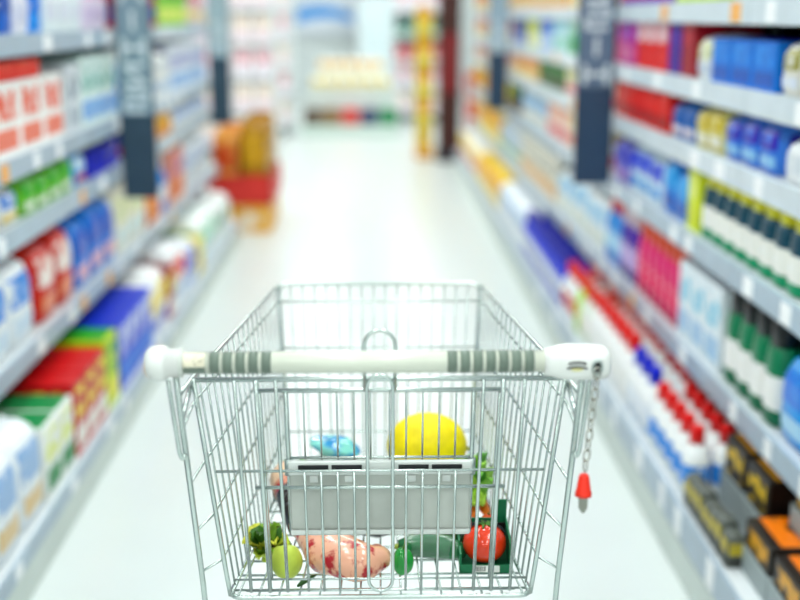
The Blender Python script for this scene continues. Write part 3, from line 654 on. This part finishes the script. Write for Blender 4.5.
def plate_tf(mb, zc=.803):
    th = math.atan2(.065, .358)
    out = []
    for p in mb.v:
        y = p[1]*math.cos(th)-p[2]*math.sin(th); z = p[1]*math.sin(th)+p[2]*math.cos(th)
        out.append((p[0], sd(zc)-.004+y-CY, zc+z))
    mb.v = out; return mb
plate = plate_tf(pl).build('seat_plate', M_plate, seat)
M_plw = mat('#dfe3df', .4)
# (third level is the limit, so the plate's own details hang on the seat)
plate_tf(MB().rbox(-.131, .131, -.010, -.004, .042, .066, .002).rbox(-.131, .131, -.008, -.004, -.062, -.053, .002)).build('plate_rim', M_plw, seat)
for s in (-1, 1):
    for a in (.026, .0735): plate_tf(MB().box(min(s*a, s*(a+.043)), max(s*a, s*(a+.043)), -.0120, -.0098, .0515, .0600)).build('plate_slot', M_dark, seat)
    for a in (.045, .095): plate_tf(MB().rbox(s*a-.006, s*a+.006, -.0065, -.004, .028, .040, .001)).build('plate_boss', M_plw, seat)
# handle
HD, HZ = 1.379, 1.0585
hb = MB().lathe([(-.248, .0140), (.212, .0140)], 24, 'x', cp((0, HD, HZ))).build('handle_bar', M_tube, cart, True)
for s in (-1, 1):
    for k in range(7):
        if s < 0 and k >= 5: continue
        x0 = .0845+k*.0160
        if s < 0: x0 += .052
        a, b = sorted((s*x0, s*(x0+.0122)))
        if s < 0: a, b = -(.135+k*.0160+.0122), -(.135+k*.0160)
        MB().lathe([(a, .0143), (b, .0143)], 24, 'x', cp((0, HD, HZ))).build('grip_stripe', M_stripe, hb, True)
def arc_patch(x0, x1, a0, a1, r):
    rg = [[(x0, HD-CY-r*math.cos(a0+(a1-a0)*k/8), HZ+r*math.sin(a0+(a1-a0)*k/8)), (x1, HD-CY-r*math.cos(a0+(a1-a0)*k/8), HZ+r*math.sin(a0+(a1-a0)*k/8))] for k in range(9)]
    return MB().rings(rg, False, False)
arc_patch(-.2435, -.2165, -.1, 1.3, .0145).build('sticker', mat('#e3ddc6', .5, col2='#b9b29a', thresh=.62, scale=160), hb, True)
arc_patch(-.2435, -.2165, -.9, -.12, .0145).build('grip_stripe', M_stripe, hb, True)
cap = MB().lathe([(-.292, .006), (-.291, .014), (-.287, .0195), (-.279, .022), (-.270, .0225), (-.265, .021), (-.2645, .0182), (-.245, .0175)], 24, 'x', cp((0, HD, HZ))).build('end_cap', M_wht, cart, True)
MB().lathe([(-.2490, .0186), (-.2455, .0186)], 24, 'x', cp((0, HD, HZ))).build('cap_collar', mat('#d5dbd2', .4), cap, True)
# coin lock
LS = [(.206, .0165, .0165), (.216, .017, .0175), (.224, .022, .020), (.236, .0245, .0215), (.270, .0245, .0215), (.280, .023, .0205), (.286, .019, .0175), (.289, .011, .011)]
rg = []
for x, a, b in LS:
    rg.append([(x, HD-CY+sup(a, b, 2*PI*k/24, 3.0)[0], HZ-.001+sup(a, b, 2*PI*k/24, 3.0)[1]) for k in range(24)])
lock = MB().rings(rg).build('coin_lock', M_wht, cart, True)
yf = HD-.0253
for z0, hw_ in ((1.0640, .011), (1.0580, .0125)):
    MB().tube([cp((.2440+hw_*(k/6-1), yf, z0-.0022*(k/6-1)**2)) for k in range(13)], .0012, 6).build('slot_mark', M_dark, lock, True)
mb = MB().lathe([(-.0006, .0001), (-.0005, .006), (.001, .0072)], 16, 'y', (0, 0, 0)); mb.v = [(p[0]*1.15, p[1], p[2]*.42) for p in mb.v]
mb.build('emblem', mat('#d9d59a', .4), lock, loc=cp((.2440, yf+.0006, 1.0548)))
MB().tube([cp((.2690+.0058*math.cos(2*PI*k/14), yf-.0008, 1.0575+.0095*math.sin(2*PI*k/14))) for k in range(14)], .0016, 6, True).build('eyelet', M_chr2, lock, True)
MB().rbox(.2652, .2728, yf-CY-.0004, yf-CY+.004, 1.0515, 1.0635, .001).build('eyelet_recess', M_dark, lock)
def link_mesh(axis):
    pts = []
    L_, W_ = .0037, .0042
    for k in range(8): a = PI*k/7; pts.append((W_*math.cos(a), 0, L_+W_*math.sin(a)))
    for k in range(8): a = PI+PI*k/7; pts.append((W_*math.cos(a), 0, -L_+W_*math.sin(a)))
    if axis: pts = [(p[1], p[0], p[2]) for p in pts]
    return MB().tube(pts, .00125, 6, True).mesh('chain_link', True)
LK = [link_mesh(0), link_mesh(1)]
M_link = mat('#b9b7ae', .22, metal=1.0)
c0, c1 = Vector((.2685, yf-.004, 1.056)), Vector((.2575, yf-.004, .922))
NL = 10
for k in range(NL):
    p = c0.lerp(c1, (k+.4)/NL); o = put('chain_link', LK[k % 2], M_link, lock, cp(p)); o.rotation_euler = (0, .08, .35)
px = .2570
MB().lathe([(0, .0108), (.004, .0108), (.006, .0096), (.026, .0066), (.0285, .005)], 16, 'z', cp((px, yf-.004, .8895))).build('key_plug', mat('#e8301c', .35), lock, True)
MB().rings([[(px-a, yf-CY-.0055, z), (px+b, yf-CY-.0055, z), (px+b, yf-CY-.0025, z), (px-a, yf-CY-.0025, z)] for z, a, b in ((.866, .001, .0022), (.873, .0055, .0055), (.891, .0062, .0062))]).build('key_blade', mat('#8d8f86', .35, metal=.8), lock)
# chassis and casters below the frame of the picture
ch = MB()
for s in (-1, 1): ch.tube([cp(p) for p in fillet([sx((.25, 1.62, .14), s), sx((.24, 1.75, .15), s), sx((.15, 2.2, .16), s)], .05)], .011, 10)
ch.tube([cp((-.15, 2.2, .16)), cp((.15, 2.2, .16))], .011, 10); ch.tube([cp((-.25, 1.62, .14)), cp((.25, 1.62, .14))], .009, 10)
ch.build('chassis', M_chrome, cart, True)
for x, d in ((-.235, 1.63), (.235, 1.63), (-.15, 2.19), (.15, 2.19)):
    c = MB().lathe([(-.012, .02), (-.012, .055), (-.008, .06), (.008, .06), (.012, .055), (.012, .02)], 20, 'x', cp((x, d, .0605))).build('caster', M_rub, cart, True)
    MB().box(-.018, -.014, -.012, .012, -.03, .075).box(.014, .018, -.012, .012, -.03, .075).box(-.018, .018, -.012, .012, .07, .076).build('fork', M_chr2, c, loc=cp((x, d, .0605)))

# ------------------------------------------------------------------ groceries in the basket
FZ = .6425
def gw(x, d, z): return (x+d*.0052, d, z)       # cart frame to world
def ellip(rx, ry, rz, seg=24, ring=14, f=None):
    mb = MB(); rings = []
    for i in range(ring+1):
        a = -PI/2+PI*i/ring; r = max(.02, math.cos(a)); rings.append([])
        for k in range(seg):
            b = 2*PI*k/seg; q = f(a, b) if f else 1
            rings[-1].append((rx*r*math.cos(b)*q, ry*r*math.sin(b)*q, rz*math.sin(a)*q))
    return mb.rings(rings)
# melon: long axis along x
t = thing('melon', 'yellow honeydew melon lying at the front of the basket', 'melon', gw(.087, 2.0, FZ))
mb = ellip(.063, .057, .074, 40, 20, lambda a, b: 1+.010*math.cos(10*b)*math.cos(a)+.004*math.sin(7*b+3*a))
mb.v = [(p[2], p[1], p[0]+.0635) for p in mb.v]
mb.build('rind', mat('#f4dc0a', .5, vary=.12, scale=40, bump=.25), t, True)
MB().tube([(.072, 0, .056), (.082, -.003, .059)], .004).build('stem', mat('#8f9a3a', .6), t, True)
# blue and white packet
t = thing('salad_bag', 'crumpled blue and teal plastic packet lying beside the melon', 'bag', gw(-.083, 2.0, FZ), -.1)
S = [(-.065, .002, .001), (-.06, .028, .004), (-.03, .036, .014), (0, .038, .018), (.03, .036, .015), (.06, .026, .005), (.066, .002, .001)]
mb = loft(S, 2.4, 20); rr = random.Random(3)
mb.v = [(p[2]*.72, p[0]*.8, p[1]*(.8+.5*rr.uniform(-1, 1))+.064+p[2]*-.16) for p in mb.v]
mb.build('packet_film', mat('#1f8ac4', .2, col2='#7fd0c4', thresh=.48, scale=34, coat=.5), t, True)
mb = loft(S, 2.4, 20); mb.v = [(p[2]*.8, p[0], max(.001, p[1]*1.5+.026)) for p in mb.v]
mb.build('packet_base', mat('#dfeee8', .25, col2='#2c8a5c', thresh=.58, scale=20), t, True)
def leaf(L_, W_, bend, curl, n=7, twist=0.0):
    mb = MB(); rings = []
    for i in range(n+1):
        u = i/n; wv = W_*math.sin(PI*min(1, u*.92+.06))**.8; y = L_*u; z = bend*math.sin(u*PI*.5)*L_-.3*L_*u*u*curl
        rings.append([(-wv, y, z+curl*wv*.6+.004*math.sin(u*17)), (-wv*.5, y, z+.002), (0, y, z-.003), (wv*.5, y, z+.002), (wv, y, z+curl*wv*.6+.004*math.cos(u*15))])
    top = rings; bot = [[(p[0], p[1], p[2]-.0012) for p in r] for r in rings]
    mb.rings(top, False, False); mb.rings([list(reversed(r)) for r in bot], False, False)
    return mb
def leafy(label, name, cat, x, d, n, L_, W_, cs, spread=1.0, z=0.0, seed=1, tilt=.5, dirc=None):
    t = thing(name, label, cat, gw(x, d, FZ+z)); r = random.Random(seed)
    ml = [mat(c, .4, vary=.3, scale=60) for c in cs]
    MB().tube([(0, 0, .002), (0, 0, .02)], [.008, .005]).build('stalk', ml[0], t, True)
    for k in range(n):
        o = leaf(L_*r.uniform(.75, 1.1), W_*r.uniform(.7, 1.1), r.uniform(.4, .9)*tilt*2, r.uniform(.1, .6)).build('leaf', ml[k % len(ml)], t, True)
        a = (2*PI*k/n+r.uniform(-.3, .3))*spread+(dirc or 0)
        o.rotation_euler = (r.uniform(.0, .5), 0, a); o.location = (0, 0, .006+.002*k/n)
    return t
leafy('small green leaf sprig beside the blue packet', 'herb_sprig', 'herb', -.156, 1.985, 7, .030, .014, ['#5fae54', '#8ccf74'], seed=4)
leafy('yellow green lettuce at the rear corner of the basket', 'lettuce', 'lettuce', -.180, 1.668, 16, .044, .021, ['#b4c832', '#6f9a1e', '#cfcf3a', '#3a6a1c'], seed=9, tilt=.6)
# pear
t = thing('pear', 'light green pear lying next to the lettuce', 'pear', gw(-.147, 1.618, FZ))
mb = MB().lathe([(0, .004), (.004, .016), (.014, .026), (.026, .029), (.04, .024), (.054, .016), (.066, .012), (.072, .004)], 20)
mb.v = [(p[0], p[2]-.036, p[1]+.0295) for p in mb.v]
th = .5; mb.v = [(p[0]*math.cos(th)-p[1]*math.sin(th), p[0]*math.sin(th)+p[1]*math.cos(th), p[2]) for p in mb.v]
mb.v = [(p[0]*.85, p[1]*.85, p[2]*.95) for p in mb.v]
mb.build('skin', mat('#c3d650', .4, vary=.12, scale=30), t, True)
MB().tube([(-.017, .031, .03), (-.023, .044, .036)], .0016).build('stem', mat('#5a4a22', .6), t, True)
# cured ham, a long curved joint in film
t = thing('cured_ham', 'long curved joint of marbled pink ham with black label strip', 'meat', gw(-.08, 1.74, FZ))
ox, oy = -.08, 1.74
path = [(-.172, 1.93, .058), (-.164, 1.885, .052), (-.148, 1.83, .046), (-.126, 1.765, .042), (-.098, 1.70, .039), (-.072, 1.636, .042), (-.036, 1.604, .046), (-.010, 1.618, .045), (-.006, 1.652, .045)]
pts = [(p[0]-ox, p[1]-oy, p[2]) for p in path]; rad = [.010, .027, .030, .031, .038, .046, .043, .030, .010]
pp, rd = [], []
for i in range(len(pts)-1):
    for j in range(3): pp.append(lerp(pts[i], pts[i+1], j/3)); rd.append(rad[i]+(rad[i+1]-rad[i])*j/3)
pp.append(pts[-1]); rd.append(rad[-1]); rr = random.Random(5); rd = [v*(1+.06*rr.uniform(-1, 1)) for v in rd]
mb = MB().tube(pp, rd, 20); mb.v = [(p[0], p[1], max(.001, p[2]*(.66 if p[1] < 0 else .66+min(.29, p[1]*3)))) for p in mb.v]
mh = mat('#f2b294', .25, col2='#b8202a', thresh=.54, scale=42, coat=.4)
mb.build('meat', mh, t, True)
seg = [(i, p, r_) for i, (p, r_) in enumerate(zip(pp, rd)) if 6 <= i <= 10]
mb = MB().tube([p for _, p, _ in seg], [r_*1.03+.001 for _, _, r_ in seg], 20, False, False); mb.v = [(p[0], p[1], max(.0015, p[2]*(.66 if p[1] < 0 else .66+min(.29, p[1]*3)))) for p in mb.v]
mb.build('label_strip', mat('#22201f', .25, col2='#8c9094', thresh=.64, scale=40), t, True)
mb = MB().tube([pp[1], pp[3], pp[5]], [rd[1]*1.06, rd[3]*1.05, rd[5]*1.06], 20, False, False); mb.v = [(p[0], p[1], max(.0015, p[2]*(.66 if p[1] < 0 else .66+min(.29, p[1]*3)))) for p in mb.v]
mb.build('fat_cap', mat('#f1c9a4', .35, vary=.12, scale=60), t, True)
# aubergine
t = thing('aubergine', 'glossy black aubergine lying behind the ham', 'aubergine', gw(-.020, 1.748, FZ), .0)
mb = MB().tube([(-.06, .02, .03), (-.05, .018, .028), (-.02, .006, .030), (.02, .0, .030), (.045, .0, .029), (.055, .0, .028)], [.004, .016, .024, .028, .022, .004], 18)
mb.v = [(p[0]*.8, p[1], p[2]) for p in mb.v]; mb.build('skin', mat('#17131c', .12, coat=.8), t, True)
MB().tube([(-.051, .021, .031), (-.040, .018, .029)], [.004, .017], 10).build('calyx', mat('#4d6a34', .6), t, True)
MB().tube([(-.064, .028, .036), (-.050, .021, .031)], .004, 8).build('stem', mat('#5f7a3c', .6), t, True)
# cucumbers, pepper, lime
def long_veg(name, label, cat, x, d, rz, L_, r_, c, film):
    t = thing(name, label, cat, gw(x, d, FZ), rz); n = 10; P_, Rr = [], []
    for i in range(n+1):
        u = i/n; P_.append((L_*(u-.5), .012*math.sin(PI*u), r_+.001)); Rr.append(r_*max(.25, math.sin(PI*min(.97, max(.03, u)))**.28))
    MB().tube(P_, Rr, 16).build('skin', mat(c, .25, vary=.3, scale=40, coat=.3), t, True)
    MB().tube([P_[0], (P_[0][0]-.006, P_[0][1], P_[0][2])], [r_*.3, r_*.2], 8).build('stem_end', mat('#9fb04a', .6), t, True)
    if film: MB().tube([(p[0]*1.08, p[1], p[2]) for p in P_[2:9]], [q*1.03+.0008 for q in Rr[2:9]], 16, False, False).build('film_sleeve', mat('#cfe6dc', .1, alpha=.10), t, True)
long_veg('cucumber', 'dark green cucumber in shiny film lying crosswise behind the green pepper', 'cucumber', .080, 1.662, -.18, .105, .020, '#1f6a3c', True)
long_veg('cucumber', 'bare dark green cucumber behind the film-wrapped one', 'cucumber', .098, 1.708, -.1, .085, .018, '#1c4a20', False)
t = thing('lime', 'yellow green lime resting between the cucumbers and tomato carton', 'lime', gw(.092, 1.760, FZ))
mb = ellip(.027, .027, .036, 20, 12); mb.v = [(p[2], p[1], p[0]+.0275) for p in mb.v]; mb.build('rind', mat('#b4cf1c', .35, vary=.15, scale=60), t, True)
MB().lathe([(.034, .006), (.0395, .003)], 10, 'x', (0, 0, .0275)).build('tip', mat('#9ab41c', .5), t, True)
t = thing('green_pepper', 'shiny green pepper beside the end of the ham', 'pepper', gw(.034, 1.618, FZ))
mb = ellip(.0165, .0165, .022, 24, 12, lambda a, b: 1+.10*abs(math.cos(1.5*b))-.05); mb.v = [(p[0], p[1], p[2]+.0225) for p in mb.v]
mb.build('flesh', mat('#1d9a3a', .15, coat=.5, vary=.15), t, True); MB().tube([(0, 0, .041), (.003, 0, .049), (.008, .002, .053)], .0025).build('stem', mat('#4a8a3a', .6), t, True)
t = thing('green_bean', 'short dark green bean lying under the ham', 'bean', gw(-.112, 1.592, FZ), .9)
MB().tube([(-.02, 0, .005), (-.008, .002, .005), (.008, .002, .005), (.02, 0, .006)], [.002, .004, .004, .0015], 8).build('pod', mat('#2f5a26', .4), t, True)
MB().tube([(.019, 0, .006), (.024, 0, .007)], .001, 6).build('stalk', mat('#6a7a3a', .5), t, True)
# tomato carton
t = thing('tomato_carton', 'dark green cardboard carton with black lining and white barcode label', 'carton', gw(.163, 1.672, FZ), -.03)
w_, d_, h_ = .040, .052, .072
M_gc = mat('#157048', .5); M_bl = mat('#0e1010', .7, spec=.2)
MB().box(-w_, w_, -d_, -d_+.003, 0, .014).box(-w_, -w_+.003, -d_, d_, 0, .032).box(w_-.003, w_, -d_, d_, 0, .05).box(-w_, w_, -d_, d_, 0, .003).build('carton_tray', M_gc, t)
MB().box(-w_, w_, d_-.003, d_, 0, .046).box(.020, w_, d_-.003, d_, .046, .078).build('carton_back', M_gc, t)
mb = MB()
arc = [(.0380*math.cos(PI*k/12), .032+.0360*math.sin(PI*k/12)) for k in range(13)]
rg = [[(x, -.018, z), (x, -.006, z)] for x, z in [(.0385, .012)]+arc+[(-.0385, .012)]]
mb.rings(rg, False, False); mb.build('lining', M_bl, t, True)
MB().box(-.0365, .0365, .030, .033, .004, .046).build('lining_back', M_bl, t)
lb = MB().box(-.018, .022, -d_-.0008, -d_, .002, .013).build('barcode_label', mat('#eef0ea', .5), t)
mb = MB(); r = random.Random(2); x = -.016
while x < .0: mb.box(x, x+.0008, -d_-.0012, -d_-.0006, .004, .012); x += r.choice((.0016, .0024))
mb.build('barcode', M_dark, lb)
t = thing('tomato', 'large ripe red tomato sitting in the dark green carton', 'tomato', gw(.163, 1.655, FZ+.0035), .3)
mb = ellip(.0345, .0345, .031, 28, 16, lambda a, b: 1+.025*math.cos(5*b)*max(0, math.sin(a))); mb.v = [(p[0], p[1], p[2]+.0312) for p in mb.v]
mb.build('skin', mat('#e83a12', .14, coat=.6, vary=.1, scale=20), t, True)
for k in range(5):
    o = leaf(.014, .0025, .2, .1, 4).build('sepal', mat('#4a7a2c', .6), t, True); o.location = (0, 0, .0625); o.rotation_euler = (-.2, 0, 2*PI*k/5)
# small tomatoes, carrots and celery behind the carton
for k, (x, d) in enumerate(((.146, 1.765), (.180, 1.768))):
    t = thing('small_tomato', 'small orange red tomato behind the dark green carton', 'tomato', gw(x, d, FZ), 0, 'small tomatoes behind the carton')
    mb = ellip(.0155, .0155, .015, 18, 10); mb.v = [(p[0], p[1], p[2]+.0155) for p in mb.v]
    mb.build('skin', mat('#ea5430', .2, coat=.4), t, True); MB().tube([(0, 0, .03), (.001, 0, .035)], .0015, 6).build('stem', mat('#4a7a2c', .6), t, True)
for k in range(3):
    t = thing('carrot', 'orange carrot lying beneath the celery', 'carrot', gw(.138+.021*k, 1.835, FZ), .1*k-.1, 'carrots under the celery')
    MB().tube([(0, -.03, .0105), (0, 0, .0105), (0, .04, .0105), (0, .05, .0105)], [.005, .009, .010, .004], 12).build('root', mat('#f07a1c', .5, bump=.2), t, True)
    MB().tube([(0, .049, .0105), (0, .06, .013)], [.004, .002], 8).build('top', mat('#5a8a30', .6), t, True)
t = thing('celery', 'pale green celery bunch with leafy top lying along the basket side', 'celery', gw(.160, 1.86, FZ+.022), 0)
for k in range(5):
    x = -.022+.0105*k
    MB().tube([(x*.6, -.055, .012+.004*(k % 2)), (x, .0, .016+.008*(k % 2)), (x*.9, .05, .022+.008*(k % 2)), (x*.8, .085, .024)], [.006, .0075, .0065, .004], 8).build('stick', mat('#b4e04a', .4, vary=.15, scale=40), t, True)
for k in range(14):
    o = leaf(.040, .014, .7, .3).build('leaf', mat(['#7fc83c', '#a4dc4a', '#5aa838'][k % 3], .45, vary=.2), t, True)
    o.location = (-.020+.0030*k, -.045+.030*(k % 4), .026+.005*(k % 3)); o.rotation_euler = (.35, 0, PI+(-.5+.075*k))
